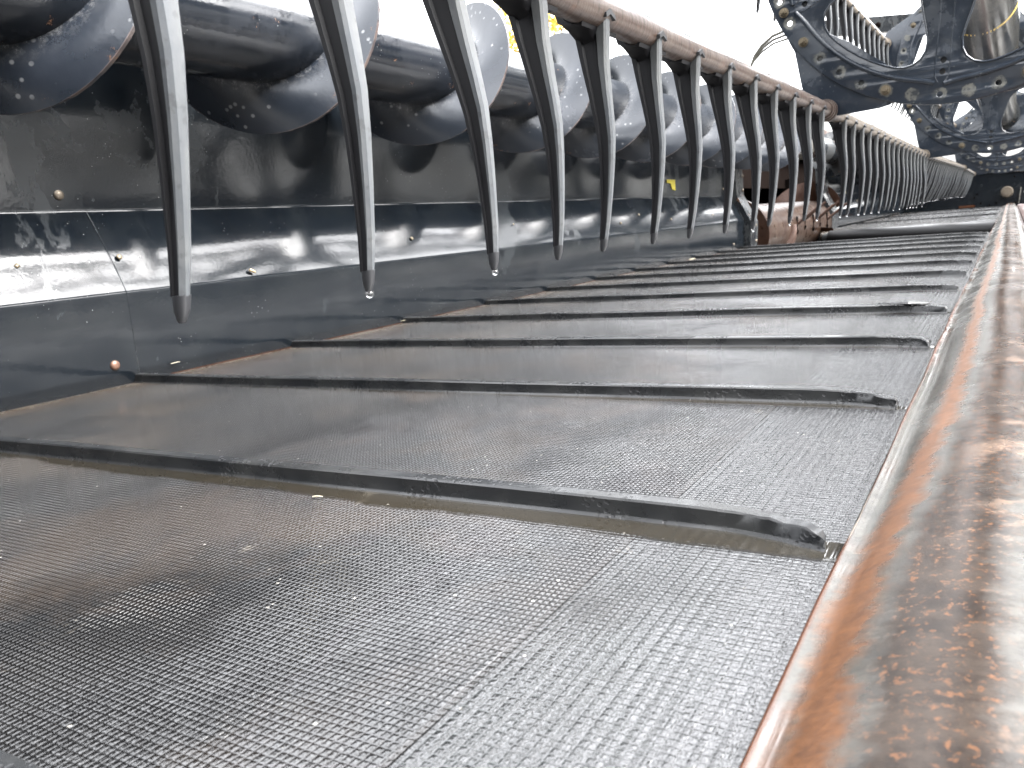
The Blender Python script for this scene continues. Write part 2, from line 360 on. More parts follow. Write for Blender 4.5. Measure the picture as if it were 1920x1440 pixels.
# ------------------------------------------------------------------ ground
g = MB().add([(-150, -150, -.75), (150, -150, -.75), (150, 150, -.75), (-150, 150, -.75)], [(0, 1, 2, 3)]).build('ground', M['ground'])
tag(g, 'grey brown gravel yard under and around the machine', 'ground', kind='structure')

# ------------------------------------------------------------------ draper belts
S = .3404
def belt_sheet(x0, x1, y0, y1, parent, nose0, nose1, r=.045):
    prof = []
    ny = 60
    if nose0: prof += [(y0 - r * sin(a), -r + r * cos(a)) for a in [PI * k / 10 for k in range(10, 0, -1)]]
    prof += [(y0 + (y1 - y0) * k / ny, 0) for k in range(ny + 1)]
    if nose1: prof += [(y1 + r * sin(a), -r + r * cos(a)) for a in [PI * k / 10 for k in range(1, 11)]]
    nx = 12; th = .004
    v = []
    for (yy, zz) in prof:
        for i in range(nx + 1): v.append((x0 + (x1 - x0) * i / nx, yy, zz))
    n = nx + 1
    f = [(j * n + i, j * n + i + 1, (j + 1) * n + i + 1, (j + 1) * n + i) for j in range(len(prof) - 1) for i in range(nx)]
    me = MB().add(v, f)
    return me.build('belt_sheet', M['belt'], parent, smooth=60, fix=False)
def slat(parent, yc, x0, x1, seed, z=0., bow=.002, rough_end=True):
    rnd = random.Random(seed); m = MB()
    xs = []; x = x0
    while x < x1 - .001:
        xs.append(x); x += .035 if x < x1 - .30 else .007
    xs.append(x1)
    h, wt, wb = .0128, .0120, .0190
    ph = rnd.uniform(0, 6)
    prof = [(-wb / 2, -.001), (-wb / 2 + .0028, .0012), (-wt / 2 - .0002, .0022), (-wt / 2, h - .0014), (-wt / 2 + .0012, h - .0001), (wt / 2 - .0012, h), (wt / 2 + .0008, h - .0022), (wb / 2 - .0016, .0028), (wb / 2, -.001)]
    # sample a finer profile for softness
    rings = []
    for x in xs:
        t = (x - x0) / (x1 - x0)
        dy = bow - .018 * (1 - t) ** 1.2 + .0010 * sin(ph + 7 * x) - .014 * max(0, (x - (x1 - .06)) / .06) ** 1.6
        dmg = max(0., (x - (x1 - .075)) / .075) if rough_end else 0
        hh = 1 - .25 * dmg * dmg + (rnd.uniform(-.16, .10) * (dmg ** .7))
        if x == x1: hh *= .75
        jy = rnd.uniform(-1, 1) * .0014 * dmg
        r = []
        for (a, b) in prof:
            k = 1 if b < .004 else hh
            r.append((x + (rnd.uniform(-.002, .002) * dmg), yc + .006 + dy + a * (1 if b < .004 else (1 - .2 * dmg)) + jy * (b > .004), z + b * k + .0004 * sin(13 * x + ph) * (b > .004)))
        rings.append(r)
    m.rings(rings)
    return m.build('slat', M['rubber'], parent, smooth=33)
B1 = empty('draper_belt', (.55, 1.7, 0), 'near wet black woven rubber draper belt with a row of cross slats, filling the foreground', 'conveyor belt')
belt_sheet(.004, 1.0952, -1.3, 3.92, B1, False, True)
for i in range(-3, 12): slat(B1, i * S + (.010 if i == -1 else 0), .006, 1.086, i + 50, bow=.0015 + .002 * sin(i * 2.1))
# torn flap on the fourth slat
fl = MB(); fl.add([(.985, 3 * S + .004, .0145), (1.05, 3 * S + .012, .0135), (1.062, 3 * S + .006, .0155), (1.03, 3 * S - .002, .0185), (.985, 3 * S - .002, .0165), (1.05, 3 * S + .006, .0105), (1.062, 3 * S, .0125), (1.03, 3 * S - .006, .0150)],
       [(0, 1, 2, 3), (7, 6, 5, 4), (0, 4, 5, 1), (1, 5, 6, 2), (2, 6, 7, 3), (3, 7, 4, 0)])
fo = fl.build('torn_flap', M['rubber'], B1, smooth=0)
# metal slide strip along the belt's rear edge
mud = MB().box((-.004, -1.3, -.01), (.008, 3.85, .0022)).build('edge_strip', M['rust'], B1)

B2 = empty('draper_belt', (.55, 8.4, 0), 'far woven rubber draper belt lying beyond the black cross roller', 'conveyor belt')
belt_sheet(.03, 1.10, 5.75, 11.15, B2, True, False, .04)
for i, yc in enumerate((7.1, 8.9, 10.2)): slat(B2, yc, .06, 1.08, 90 + i, rough_end=False)
RL = empty('belt_roller', (.6, 5.5, -.04), 'thick smooth black roller lying across the gap between the two belts', 'roller')
p0, p1 = Vector((.10, 5.72, -.052)), Vector((1.10, 5.30, -.052)); d = (p1 - p0).normalized()
MB().tube(p0, p1, .056, n=40).build('roller_shell', M['roller'], RL)
mb = MB(); mb.tube(p0 - d * .05, p0 - d * .002, .040, n=24); mb.tube(p0 - d * .09, p0 - d * .05, .022, n=16); mb.build('end_cap', M['frame'], RL)
MB().tube(p1 + d * .002, p1 + d * .03, .022, n=16).build('end_cap', M['frame'], RL)
# center feed belt, lower, runs to the rear
CB = empty('centre_feed_belt', (.5, 4.7, -.16), 'dark feed belt sunk in the gap between near belt and roller', 'conveyor belt')
MB().box((-.3, 4.05, -.165), (1.09, 5.2, -.15)).build('belt_sheet', M['roller'], CB)

# ------------------------------------------------------------------ back panel
prof = [(.004, -.012), (.0125, .02), (.0137, .138), (-.053, .265), (-.053, .62)]
MID = []
_t = [rad(a) for a in (31.5, 31, 30, 28.5, 27.2, 26.2, 25.2, 24.2)]          # gently bellied face between the two folds
_t = [math.atan(math.tan(a)) for a in _t]
_sx, _sz = sum(sin(a) for a in _t), sum(cos(a) for a in _t)
_x, _z = -.053, .265
for a in _t[:-1]:
    _x += sin(a) / _sx * .0667; _z -= cos(a) / _sz * .127; MID.append((_x, _z))
MID = MID[::-1]
prof = prof[:3] + MID + prof[3:]
def backsheet(y0, y1, parent, name='sheet', off=0., pr=prof):
    pts = []
    for i, p in enumerate(pr):     # roll each bend over a small radius
        if 0 < i < len(pr) - 1:
            a, b = Vector(pr[i - 1]), Vector(pr[i + 1]); q = Vector(p)
            da = (a - q); db = (b - q); r = min(.004, da.length / 2.2, db.length / 2.2); da.normalize(); db.normalize()
            for t in (0, .33, .66, 1):
                s0 = q + da * r; s1 = q + db * r
                pts.append(tuple((s0 * (1 - t) ** 2) + q * 2 * t * (1 - t) + s1 * t * t))
        else: pts.append(p)
    n = len(pts); ny = max(2, int((y1 - y0) / .12)); v = []
    rnd = random.Random(5)
    for j in range(ny + 1):
        y = y0 + (y1 - y0) * j / ny
        for (x, z) in pts:
            x2 = x + off + .0011 * sin(y * 5.3 + z * 9) * (z > .01) + .0007 * sin(y * 13 + z * 21) * (z > .03)
            v.append((x2, y, z))
    f = [(j * n + i, j * n + i + 1, (j + 1) * n + i + 1, (j + 1) * n + i) for j in range(ny) for i in range(n - 1)]
    b = len(v)
    v += [(x - .003, y, z) for (x, y, z) in v]
    f += [tuple(reversed([q + b for q in t])) for t in f]
    f += [(i, i + 1, b + i + 1, b + i) for i in range(n - 1)] + [(ny * n + i + 1, ny * n + i, b + ny * n + i, b + ny * n + i + 1) for i in range(n - 1)]
    f += [(j * n, (j + 1) * n, b + (j + 1) * n, b + j * n) for j in range(ny)]
    return MB().add(v, f).build(name, M['panel'], parent, smooth=30)
def domebolt(parent, p, r, mat, name='carriage_bolt', nrm=(1, 0, 0), square=False):
    m = MB(); nrm = Vector(nrm).normalized(); u = nrm.orthogonal().normalized(); v_ = nrm.cross(u); p = Vector(p); rings = []
    n = 4 if square else 20
    for a in ((1, 0), (1, .18), (.93, .36), (.75, .52), (.48, .64), (.2, .69)):
        rings.append([p + (u * cos(2 * PI * k / n + .5) + v_ * sin(2 * PI * k / n + .5)) * r * a[0] + nrm * r * a[1] for k in range(n)])
    m.rings(rings); return m.build(name, mat, parent, smooth=30 if square else 60)
P1 = empty('back_panel', (-.02, 1.3, 0), 'long folded black sheet metal back panel with water patches, behind the near belt', 'metal panel')
backsheet(.3175, 3.80, P1)
backsheet(-1.3, .332, P1, off=.0032)
# smeared sealant bead along the lap joint
sb = [Vector((x + .0045, .333 , z)) for x, z in prof[:11]]
MB().path(sb, .0006, 6).build('lap_seam', M['frame'], P1)
domebolt(P1, (.0165, .2946, .0327), .0075, M['copper'])
domebolt(P1, (-.0505, .2953, .2897), .0075, M['bolt'])
def midx(z):
    for (xa, za), (xb, zb) in zip(prof[2:], prof[3:]):
        if za <= z <= zb: return xa + (xb - xa) * (z - za) / (zb - za)
    return -.053
for (y, z, rr_) in ((.1911, .190, .0046), (.3486, .192, .0046), (1.0836, .184, .0042), (1.56, .20, .003), (2.2832, .178, .0045), (2.4847, .2025, .0045), (2.7929, .176, .0045), (3.35, .18, .0045)):
    domebolt(P1, (midx(z) + .003, y, z), rr_, M['zinc'], 'pop_rivet', (.88, 0, .47), square=(y < .2))
for (y, z) in ((3.62, .03), (3.7, .30), (3.3, .33)): domebolt(P1, (.014 if z < .1 else -.053, y, z), .006, M['bolt'], 'pop_rivet')
# panel end flange and mounting post
po = MB()
pp = [(.0137 + .02, -.012), (.04, .13), (-.028, .265), (-.035, .46)]
rings = []
for y, o in ((3.80, 0), (3.803, .012), (3.86, .014), (3.93, .014), (3.95, -.005)):
    rings.append([(x + o, y, z) for x, z in pp] + [(x - .05, y, z) for x, z in reversed(pp)])
po.rings(rings); po.build('end_post', M['frame'], P1, smooth=20)
for z in (.02, .10): domebolt(P1, (.036 + .014, 3.90, z + .01), .008, M['bolt'], 'carriage_bolt')
for z in (.29, .36): domebolt(P1, (-.012, 3.9, z), .009, M['bolt'], 'carriage_bolt')

P2 = empty('back_panel', (-.02, 8.5, 0), 'far stretch of folded dark back panel behind the fine row of tines', 'metal panel')
backsheet(6.32, 11.2, P2, pr=[(.004, -.012), (.0125, .02), (.0137, .138)] + MID + [(-.053, .265), (-.053, .56), (-.070, .57)])
po = MB(); rings = []
for y, o in ((6.16, -.005), (6.19, .014), (6.30, .014), (6.32, 0)):
    rings.append([(x + o, y, z) for x, z in pp] + [(x - .05, y, z) for x, z in reversed(pp)])
po.rings(rings); po.build('end_post', M['frame'], P2, smooth=20)
for k in range(5): domebolt(P2, (midx(.2) + .003, 6.4 + k * .45, .2), .011, M['zinc'], 'pop_rivet', (.88, 0, .47))

# yellow sticker scraps
def scrap(y, z, h, wd, bite, label):
    x = -.0515; m = MB()
    v = [(x, y - wd, z + h), (x, y + wd, z + h), (x, y + wd, z - h), (x, y + wd * .2, z - h * .8), (x, y - wd * .1, z + h * .3), (x, y - wd, z + h * .35)] if bite else [(x, y - wd, z + h), (x, y + wd, z + h), (x, y + wd, z - h), (x, y - wd, z - h)]
    n = len(v); v += [(a + .0012, b, c) for a, b, c in v]
    m.add(v, [tuple(range(n)), tuple(range(2 * n - 1, n - 1, -1))] + [(i, (i + 1) % n, n + (i + 1) % n, n + i) for i in range(n)])
    tag(m.build('sticker', M['yellow_sticker'], smooth=0), label, 'sticker')
scrap(2.95, .316, .022, .05, True, 'torn scrap of yellow sticker on the near back panel, under the screw flights')
scrap(7.2, .300, .033, .10, False, 'small upright yellow sticker on the far back panel behind the tines')

# ------------------------------------------------------------------ cross auger
AX, AZ, RT, RF, PITCH = .114, .529, .0772, .1565, .4203
def helix(y0, y1, yb, hand, parent, mat, ax=AX, az=AZ, r0=RT, r1=RF, pitch=PITCH, th=.005, name='flight', nr=5):
    m = MB(); n = int((y1 - y0) / pitch * 44); rings = []
    for i in range(n + 1):
        y = y0 + (y1 - y0) * i / n
        phi = 2 * PI * (y - yb) / pitch * hand      # 0 = bottom, positive turns to the front (+X)
        e = min(1, i / 6, (n - i) / 6)
        ro = r0 + (r1 - r0) * (.55 + .45 * e)
        ro += .0006 * sin(phi * 3.1)
        row = [(k / nr) for k in range(nr + 1)]
        up = []; dn = []
        for k in row:
            r = r0 - .002 + (ro - r0 + .002) * k; lean = .012 * k * k
            up.append((ax + r * sin(phi), y + th / 2 + lean, az - r * cos(phi)))
            dn.append((ax + r * sin(phi), y - th / 2 + lean, az - r * cos(phi)))
        rings.append(up + dn[::-1])
    m.rings(rings); return m.build(name, mat, parent, smooth=40)
A = empty('cross_auger', (AX, 2, AZ), 'big dark screw auger running the length of the near back panel', 'auger')
MB().tube((AX, -1.3, AZ), (AX, 4.445, AZ), RT, n=72).build('auger_tube', M['auger'], A)
helix(-1.3, 4.345, 1.414, 1, A, M['flight'])
mb = MB(); mb.tube((AX, 4.445, AZ), (AX, 5.04, AZ), .05, n=32); mb.build('shaft', M['bare'], A)
for y in (4.50, 4.66, 4.82):
    m = MB(); m.tube((AX, y, AZ), (AX, y + .06, AZ), .068, n=40); m.tube((AX, y + .06, AZ), (AX, y + .075, AZ), .076, n=40); m.build('coupling', M['bare'] if y < 4.8 else M['rust'], A)
A2 = empty('cross_auger', (AX, 8, AZ), 'far half of the screw auger past the couplings, seen in glimpses through the tines', 'auger')
MB().tube((AX, 5.0, AZ), (AX, 11.15, AZ), RT, n=48).build('auger_tube', M['frame'], A2)
helix(5.5, 11.1, 6.1, -1, A2, M['frame'])
# hanger between the halves
hg = empty('auger_hanger', (-.2, 5.2, .7), 'rusty brown hanger bracket holding the auger couplings at mid-machine', 'bracket')
m = MB(); m.box((.02, 4.765, .47), (.09, 4.79, .72)); m.box((-.40, 4.74, .70), (.10, 4.82, .73)); m.build('hanger_plate', M['darkrust'], hg)

# ------------------------------------------------------------------ feeder opening: drum, house
D = empty('feeder_drum', (-.14, 5, .05), 'rusty feed drum with retractable rods in the opening between the two back panels', 'feed drum')
DX, DZ, DR = -.135, .055, .165
MB().tube((DX, 4.30, DZ), (DX, 6.35, DZ), DR, n=64).build('drum', M['drumsteel'], D)
helix(4.50, 4.82, 4.64, 1, D, M['rust'], DX, DZ, DR, .215, .66, .006, 'drum_flight')
helix(5.75, 6.34, 5.9, -1, D, M['rust'], DX, DZ, DR, .31, .66, .006, 'drum_flight')
m = MB(); m.tube((DX, 4.12, DZ), (DX, 4.16, DZ), .20, n=56); m.tube((DX, 4.2, DZ), (DX, 4.215, DZ), .185, n=56); m.build('end_plate', M['darkrust'], D)
for k in range(6):
    y = 4.98 + k * .25; a = rad(8 + (k % 2) * 8); p = Vector((DX + DR * cos(a), y, DZ + DR * sin(a)))
    q = p + Vector((.12, .05, .10))
    o = MB().tube(p, q, .0085, n=10).build('retracting_rod', M['darkrust'], D)
    m = MB(); m.tube(p + Vector((.004, -.03, -.045)), p + Vector((-.004, .02, .045)), .006, n=8); m.tube(p + Vector((.004, -.035, -.048)), p + Vector((.012, -.035, -.05)), .014, n=10)
    m.build('rod_guide', M['dark'], D)
H = empty('feeder_throat', (-.5, 5, 0), 'dark hollow throat of the feeder behind the rusty drum', 'machine housing')
m = MB(); m.box((-1.3, 3.98, -.30), (-.34, 4.0, .41)); m.box((-1.3, 6.60, -.30), (-.34, 6.62, .41)); m.box((-1.3, 4.0, -.32), (-.30, 6.6, -.30)); m.box((-1.3, 4.0, .41), (-.45, 6.6, .43)); m.box((-1.32, 3.98, -.32), (-1.3, 6.62, .43))
m.build('throat_wall', M['dark'], H)
MB().box((-.45, 3.96, .34), (-.40, 8.2, .60)).build('dark_fill_plate', M['dark'], H)  # added dark sheet: stands in for shade above the drum, closes a sky gap
fr = empty('header_frame', (-.4, 5, 0), 'heavy dark main beam of the header behind the back panels', 'machine frame')
MB().box((-.42, -1.4, .10), (-.26, 3.95, .26)).build('main_beam', M['frame'], fr, bevel=.01)
MB().box((-.42, 6.62, .10), (-.26, 11.2, .26)).build('main_beam', M['frame'], fr, bevel=.01)
MB().box((-.34, -1.4, -.16), (-.02, 3.95, -.13)).build('lower_beam', M['frame'], fr)
MB().box((-.42, 5.95, .60), (-.30, 11.2, .86)).build('upper_beam', M['darkrust'], fr, bevel=.01)
# belt deck underside supports
MB().box((.02, -1.3, -.14), (1.10, 3.9, -.12)).build('deck_pan', M['frame'], fr)
MB().box((.02, 5.8, -.14), (1.10, 11.1, -.12)).build('deck_pan', M['frame'], fr)

# ------------------------------------------------------------------ cutterbar
C = empty('cutterbar', (1.16, 4, 0), 'rusty pitted steel cutterbar lip running along the right edge of the belts', 'cutterbar')
lp = [(1.0948, -.02), (1.0948, .0020), (1.0958, .0040), (1.0975, .0044), (1.1000, .0036), (1.106, .0044), (1.112, .0085), (1.120, .0135), (1.130, .0185), (1.142, .0230), (1.154, .0258), (1.166, .0265), (1.178, .0258), (1.190, .0235), (1.200, .0195), (1.209, .0140), (1.216, .0070), (1.221, -.002), (1.223, -.03)]
m = MB(); v = []; ny = 150; n = len(lp)
for j in range(ny + 1):
    t = j / ny; y = -1.3 + 12.5 * t ** 1.6
    for i, (x, z) in enumerate(lp):
        k = 1 if 1 < i < 17 else 0
        dx = .0012 * sin(y * 4.1 + 1) + .0006 * sin(y * 17) + (random.uniform(-.0004, .0004) if i < 5 else 0)
        v.append((x + dx, y, z + k * (.0008 * sin(y * 6 + i * .3))))
f = [(j * n + i, j * n + i + 1, (j + 1) * n + i + 1, (j + 1) * n + i) for j in range(ny) for i in range(n - 1)]
MB().add(v, f).build('cover', M['lip'], C, smooth=60)
MB().box((1.225, -1.3, -.035), (1.262, 11.2, -.012)).build('guard_bar', M['guard'], C)
gm = MB(); 
rings = []
for x, hw, z0, z1 in ((0, .016, -.03, .010), (.03, .017, -.03, .016), (.06, .014, -.028, .012), (.10, .009, -.024, .002), (.135, .003, -.018, -.010)):
    rings.append([(x, -hw, z0), (x, hw, z0), (x, hw, z1 - .004), (x, hw * .5, z1), (x, -hw * .5, z1), (x, -hw, z1 - .004)])
gm.rings(rings); gme = gm.mesh('guard', M['guard'], 40)
for k in range(98): link('guard', gme, C, tuple(Vector((1.235, 1.0 + k * .1, 0)) - C.location))

# ------------------------------------------------------------------ reel
CX, CZ = 1.055, .82
R = empty('reel', (CX, 1.77, CZ), 'large dark pickup reel with hanging tines and bolted spoked discs above the belts', 'pickup reel')
yb, FS = -.33843, .152
def arc_out():
    half = [(.361, 0), (.361, 5), (.361, 10), (.3605, 14.0), (.357, 17), (.349, 19.8), (.335, 22), (.317, 23.2), (.295, 23.2), (.27, 21.4), (.24, 18.3), (.215, 15.2), (.197, 11.5), (.187, 7), (.183, 3)]
    pts = [(r, a) for r, a in half] + [(.182, 0)] + [(r, -a) for r, a in reversed(half[1:])]
    return pts
HO = arc_out()
def poly2(c, pts, parent_curve):
    sp = parent_curve.splines.new('POLY'); sp.points.add(len(pts) - 1); sp.use_cyclic_u = True
    for i, (x, y) in enumerate(pts): sp.points[i].co = (x, y, 0, 1)
def curve_plate(loops, th, name, mats, bev=.0012):
    cu = bpy.data.curves.new('tmp', 'CURVE'); cu.dimensions = '2D'; cu.fill_mode = 'BOTH'; cu.extrude = th / 2; cu.bevel_depth = bev; cu.bevel_resolution = 1
    for l in loops: poly2(None, l, cu)
    o = bpy.data.objects.new('tmp', cu); COL.objects.link(o)
    dg = bpy.context.evaluated_depsgraph_get(); me = bpy.data.meshes.new_from_object(o.evaluated_get(dg)); bpy.data.objects.remove(o); bpy.data.curves.remove(cu)
    me.name = name
    me.transform(Matrix(((1, 0, 0, 0), (0, 0, 1, 0), (0, 1, 0, 0), (0, 0, 0, 1))))   # (x,y,z)->(x,z,y)
    me.flip_normals()
    me.materials.clear(); me.materials.append(mats)
    bm = bmesh.new(); bm.from_mesh(me); bmesh.ops.remove_doubles(bm, verts=bm.verts, dist=.00005); bmesh.ops.recalc_face_normals(bm, faces=bm.faces); bm.to_mesh(me); bm.free()
    me.polygons.foreach_set('use_smooth', [True] * len(me.polygons)); me.set_sharp_from_angle(angle=rad(35))
    return me
def pol(r, a): return (r * cos(rad(a)), r * sin(rad(a)))
STEP = 360 / 44
boltidx = [-2, -6, 3, 8, 12, 16, 21, 26, 30, 34]
extra_bolt = [-155.9, 24]
def disc_mesh():
    loops = [[pol(.43, 360 * k / 120) for k in range(120)]]
    for q in range(6): loops.append([pol(r, -124.5 + 60 * q + a) for r, a in HO])
    loops.append([pol(.10, 360 * k / 40) for k in range(40)])
    for k in range(44):
        kk = k - 22
        if kk in boltidx: continue
        if kk in (-1, 1, 9, 14, -13): continue        # a few holes are plugged by bolt ends or paint
        c = pol(.411, -94.5 + STEP * kk); loops.append([(c[0] + .0078 * cos(PI * j / 7), c[1] + .0078 * sin(PI * j / 7)) for j in range(14)])
    for q in range(6):
        for rr_ in (.337, .362):
            c = pol(rr_, -94.3 + 60 * q); loops.append([(c[0] + .0078 * cos(PI * j / 7), c[1] + .0078 * sin(PI * j / 7)) for j in range(14)])
    return curve_plate(loops, .005, 'disc', M['disc'])
DM = disc_mesh()
# pressed bead round each hole plus rolled hole lips
def bead_mesh():
    m = MB()
    for q in range(6):
        pts = []
        for r, a in HO:
            r2 = r + .020 if r > .30 else r
            pts.append((r2, a))
        # outer bead only follows the outer arc and turns in at the spokes
        seq = [(.330, -25.0), (.352, -24.2), (.368, -21.8), (.379, -17.5), (.381, -10), (.381, 0), (.381, 10), (.379, 17.5), (.368, 21.8), (.352, 24.2), (.330, 25.0)]
        if q % 1 == 0:
            seq = [(.381, a) for a in range(-29, 30, 3)]
            p3 = [Vector((*pol(r - .006 * max(0, (abs(a) - 22) / 7) ** 2 * -1.2, -124.5 + 60 * q + a), 0)) for r, a in seq]
            p3 = [Vector((p.x, -.0025, p.y)) for p in p3]; m.path(p3, [.0062] * len(p3), 8)
        lip = [Vector((pol(r, -124.5 + 60 * q + a)[0], -.004, pol(r, -124.5 + 60 * q + a)[1])) for r, a in HO]; lip.append(lip[0])
        m.path(lip, .0024, 8, caps=False)
        # raised spine of the spoke
        a0 = -94.5 + 60 * q
        sp = []
        for r, hw in ((.12, .014), (.20, .014), (.28, .014), (.345, .015), (.372, .014), (.385, .007)):
            c = Vector(pol(r, a0)); t = Vector(pol(1, a0 + 90)); sp.append((c, t, hw))
        for s_ in (-1, 1):
            pts = [Vector((c.x + t.x * hw * s_, -.0024, c.y + t.y * hw * s_)) for c, t, hw in sp]; m.path(pts, [.0022] * len(pts), 6)
    return m.mesh('pressed_bead', M['disc'], 60)
BM_ = bead_mesh()
rim = MB(); rim.path([Vector((*pol(.430, 360 * k / 120),)).to_3d().xzy if False else Vector((pol(.4305, 360 * k / 120)[0], 0, pol(.4305, 360 * k / 120)[1])) for k in range(121)], .0036, 8, caps=False)
RIM = rim.mesh('rim', M['disc'], 60)
def bolt_mesh():
    m = MB(); m.tube((0, -.001, 0), (0, -.004, 0), .0115, n=24)
    m.tube((0, -.004, 0), (0, -.006, 0), .0104, .0100, n=24); m.tube((0, -.006, 0), (0, -.015, 0), .0086, .0078, n=6); m.tube((0, -.015, 0), (0, -.023, 0), .0050, .0044, n=12)
    return m.mesh('disc_bolt', M['zinc'], 30)
BOLT = bolt_mesh()
def lug_mesh():
    # bearing plate bolted to the back of the disc, measured around the bat at (-.275,-.413)
    P = [(-.372, -.220), (-.362, -.243), (-.352, -.262), (-.337, -.345), (-.325, -.395), (-.310, -.417), (-.288, -.425), (-.25, -.425), (-.160, -.4205), (-.138, -.416), (-.126, -.407), (-.118, -.380), (-.14, -.33), (-.23, -.26), (-.33, -.20)]
    out = []
    n = len(P)
    for i in range(n):
        out.append(P[i])
    return curve_plate([out], .005, 'bearing_lug', M['disc'])
LUG = lug_mesh()
BATA = [0, -72, -144, -216, -288]      # around the axle, from the bat nearest the belt
discs = [(1.773, 1.055, .82, 1.0), (4.42, 1.105, .822, 1.05), (8.0, 1.085, .815, 1.0), (10.45, 1.082, .800, 1.0), (-1.25, 1.055, .82, 1.0)]
for di, (y, cx, cz, sc) in enumerate(discs):
    o = link('support_disc', DM, R); o.location = Vector((cx, y, cz)) - R.location; o.scale = (sc, 1, sc)
    bk = MB()
    for q in range(6):
        c0, c1 = Vector(pol(.31, -94.5 + 60 * q)), Vector(pol(.385, -94.5 + 60 * q)); t = Vector(pol(.018, -4.5 + 60 * q))
        bk.rings([[(c.x - t.x, .004, c.y - t.y), (c.x + t.x, .004, c.y + t.y), (c.x + t.x, .010, c.y + t.y), (c.x - t.x, .010, c.y - t.y)] for c in (c0, c1)])
        link('backing_strip', bk.mesh('backing_strip', M['frame'], 20), o) ; bk = MB()
    b = link('pressed_bead', BM_, o); r_ = link('rim', RIM, o)
    for kk in boltidx:
        q = link('bolt', BOLT, o); c = pol(.411, -94.5 + STEP * kk); q.location = (c[0], -.002, c[1]); q.rotation_euler = (0, random.uniform(0, 1), 0)
    for a in extra_bolt:
        q = link('bolt', BOLT, o); c = pol(.411, a); q.location = (c[0], -.002, c[1])
    for a in BATA:
        q = link('bearing_lug', LUG, o); q.location = (0, .0065, 0); q.rotation_euler = (0, -rad(a), 0)
def batpos(di, k):
    y, cx, cz, sc = discs[di]
    a = rad(-123.9 + BATA[k]); r = .4975 * sc
    if k == 0 and di == 1: return Vector((.7835, y, .392))
    return Vector((cx + r * cos(a), y, cz + r * sin(a)))
# spans: (start disc, end disc)
spans = [(4, 0), (0, 1), (1, 2), (2, 3)]
tilt = [0, 0, rad(-14), rad(-14)]
def batline(k, y):
    order = [4, 0, 1, 2, 3]
    for a, b in zip(order[:-1], order[1:]):
        if discs[a][0] <= y <= discs[b][0]:
            A_, B_ = batpos(a, k), batpos(b, k); t = (y - A_.y) / (B_.y - A_.y); return A_.lerp(B_, t)
    return batpos(3, k)
for k in range(5):
    for si, (a, b) in enumerate(spans):
        A_, B_ = batpos(a, k), batpos(b, k); d = (B_ - A_).normalized()
        m = MB(); m.tube(A_ + d * .035, B_ - d * .020, .0178, n=32)
        m.build('bat_tube', M['bat'], R)
        if k < 2:
            m = MB()
            for t0, t1, rr_ in ((-.019, -.012, .0265), (-.031, -.018, .0215), (-.036, -.030, .0245), (-.048, -.035, .0215)): m.tube(B_ + d * t0, B_ + d * t1, rr_, n=32)
            m.build('bearing_collar', M['bat'], R)
            MB().tube(A_ + d * .012, A_ + d * .034, .023, n=32).build('bearing_collar', M['bat'], R)
# tine: local origin on the bat axis, measured outline of the front (+X) and rear edges
def tine_mesh(full=True):
    fe = [(.0178, -.006), (.0158, -.030), (.0135, -.055), (.0135, -.085), (.0140, -.110), (.0138, -.133), (.0108, -.160), (.0060, -.190), (.0005, -.220), (-.0050, -.243)]
    dep = [.040, .035, .0290, .0240, .0210, .0185, .0155, .0130, .0105, .0088]
    hw = [.0070, .0069, .0067, .0064, .0060, .0054, .0048, .0042, .0037, .0032]
    rings = []
    for (x, z), dp, h in zip(fe, dep, hw):
        c = .0022
        g_ = .0026 if z > -.2 else .001   # hollow flank of the channel section
        rings.append([(x - c, -h, z), (x, -h + c, z), (x, h - c, z), (x - c, h, z), (x - dp * .30, h, z), (x - dp * .36, h - g_, z), (x - dp * .78, h - g_, z), (x - dp * .84, h, z), (x - dp, h, z), (x - dp, -h, z), (x - dp * .84, -h, z), (x - dp * .78, -h + g_, z), (x - dp * .36, -h + g_, z), (x - dp * .30, -h, z)])
    m = MB(); m.rings(rings)
    # saddle running along the underside of the tube
    sad = []
    for t in range(-6, 7):
        u = t / 6; dz = .0345 - .0165 * min(1, abs(u) ** .8 * 1.25); y = u * .044
        arc = [(.0188 * cos(a), y, .0188 * sin(a)) for a in [rad(d_) for d_ in (-66, -85, -104, -124, -144, -164, -185)]]
        low = [(-.024, y, -.004), (-.021, y, -dz * .80), (-.010, y, -dz), (.001, y, -dz * .94), (.0060, y, -.0215)]
        sad.append(arc + low)
    s2 = MB(); s2.rings(sad)
    nf = len(m.f); m.add(s2.v, s2.f, 1)
    # flank faces take the painted-in shade
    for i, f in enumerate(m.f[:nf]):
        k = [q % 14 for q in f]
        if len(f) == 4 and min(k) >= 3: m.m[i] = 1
    # crown clip over the top of the front face, and the wrap ear behind the tube
    m.add([(.0175, -.012, -.006), (.0175, 0, -.0005), (.0175, .012, -.006), (.0175, .012, -.011), (.0175, 0, -.0065), (.0175, -.012, -.011),
           (.0215, -.012, -.006), (.0215, 0, -.0005), (.0215, .012, -.006), (.0215, .012, -.011), (.0215, 0, -.0065), (.0215, -.012, -.011)],
          [(6, 7, 10, 11), (7, 8, 9, 10), (0, 5, 4, 1), (1, 4, 3, 2), (0, 1, 7, 6), (1, 2, 8, 7), (2, 3, 9, 8), (3, 4, 10, 9), (4, 5, 11, 10), (5, 0, 6, 11)], 2)
    m.rings([[(.0215 * cos(a) - .001, y, .0215 * sin(a)) for a in [rad(d_) for d_ in range(80, 190, 15)]] + [(.0178 * cos(a), y, .0178 * sin(a)) for a in [rad(d_) for d_ in range(185, 75, -15)]] for y in (-.016, .016)], mi=1)
    return m.mesh('tine', [M['tine'], M['tine_side'], M['tip']], 32)
TM = tine_mesh()
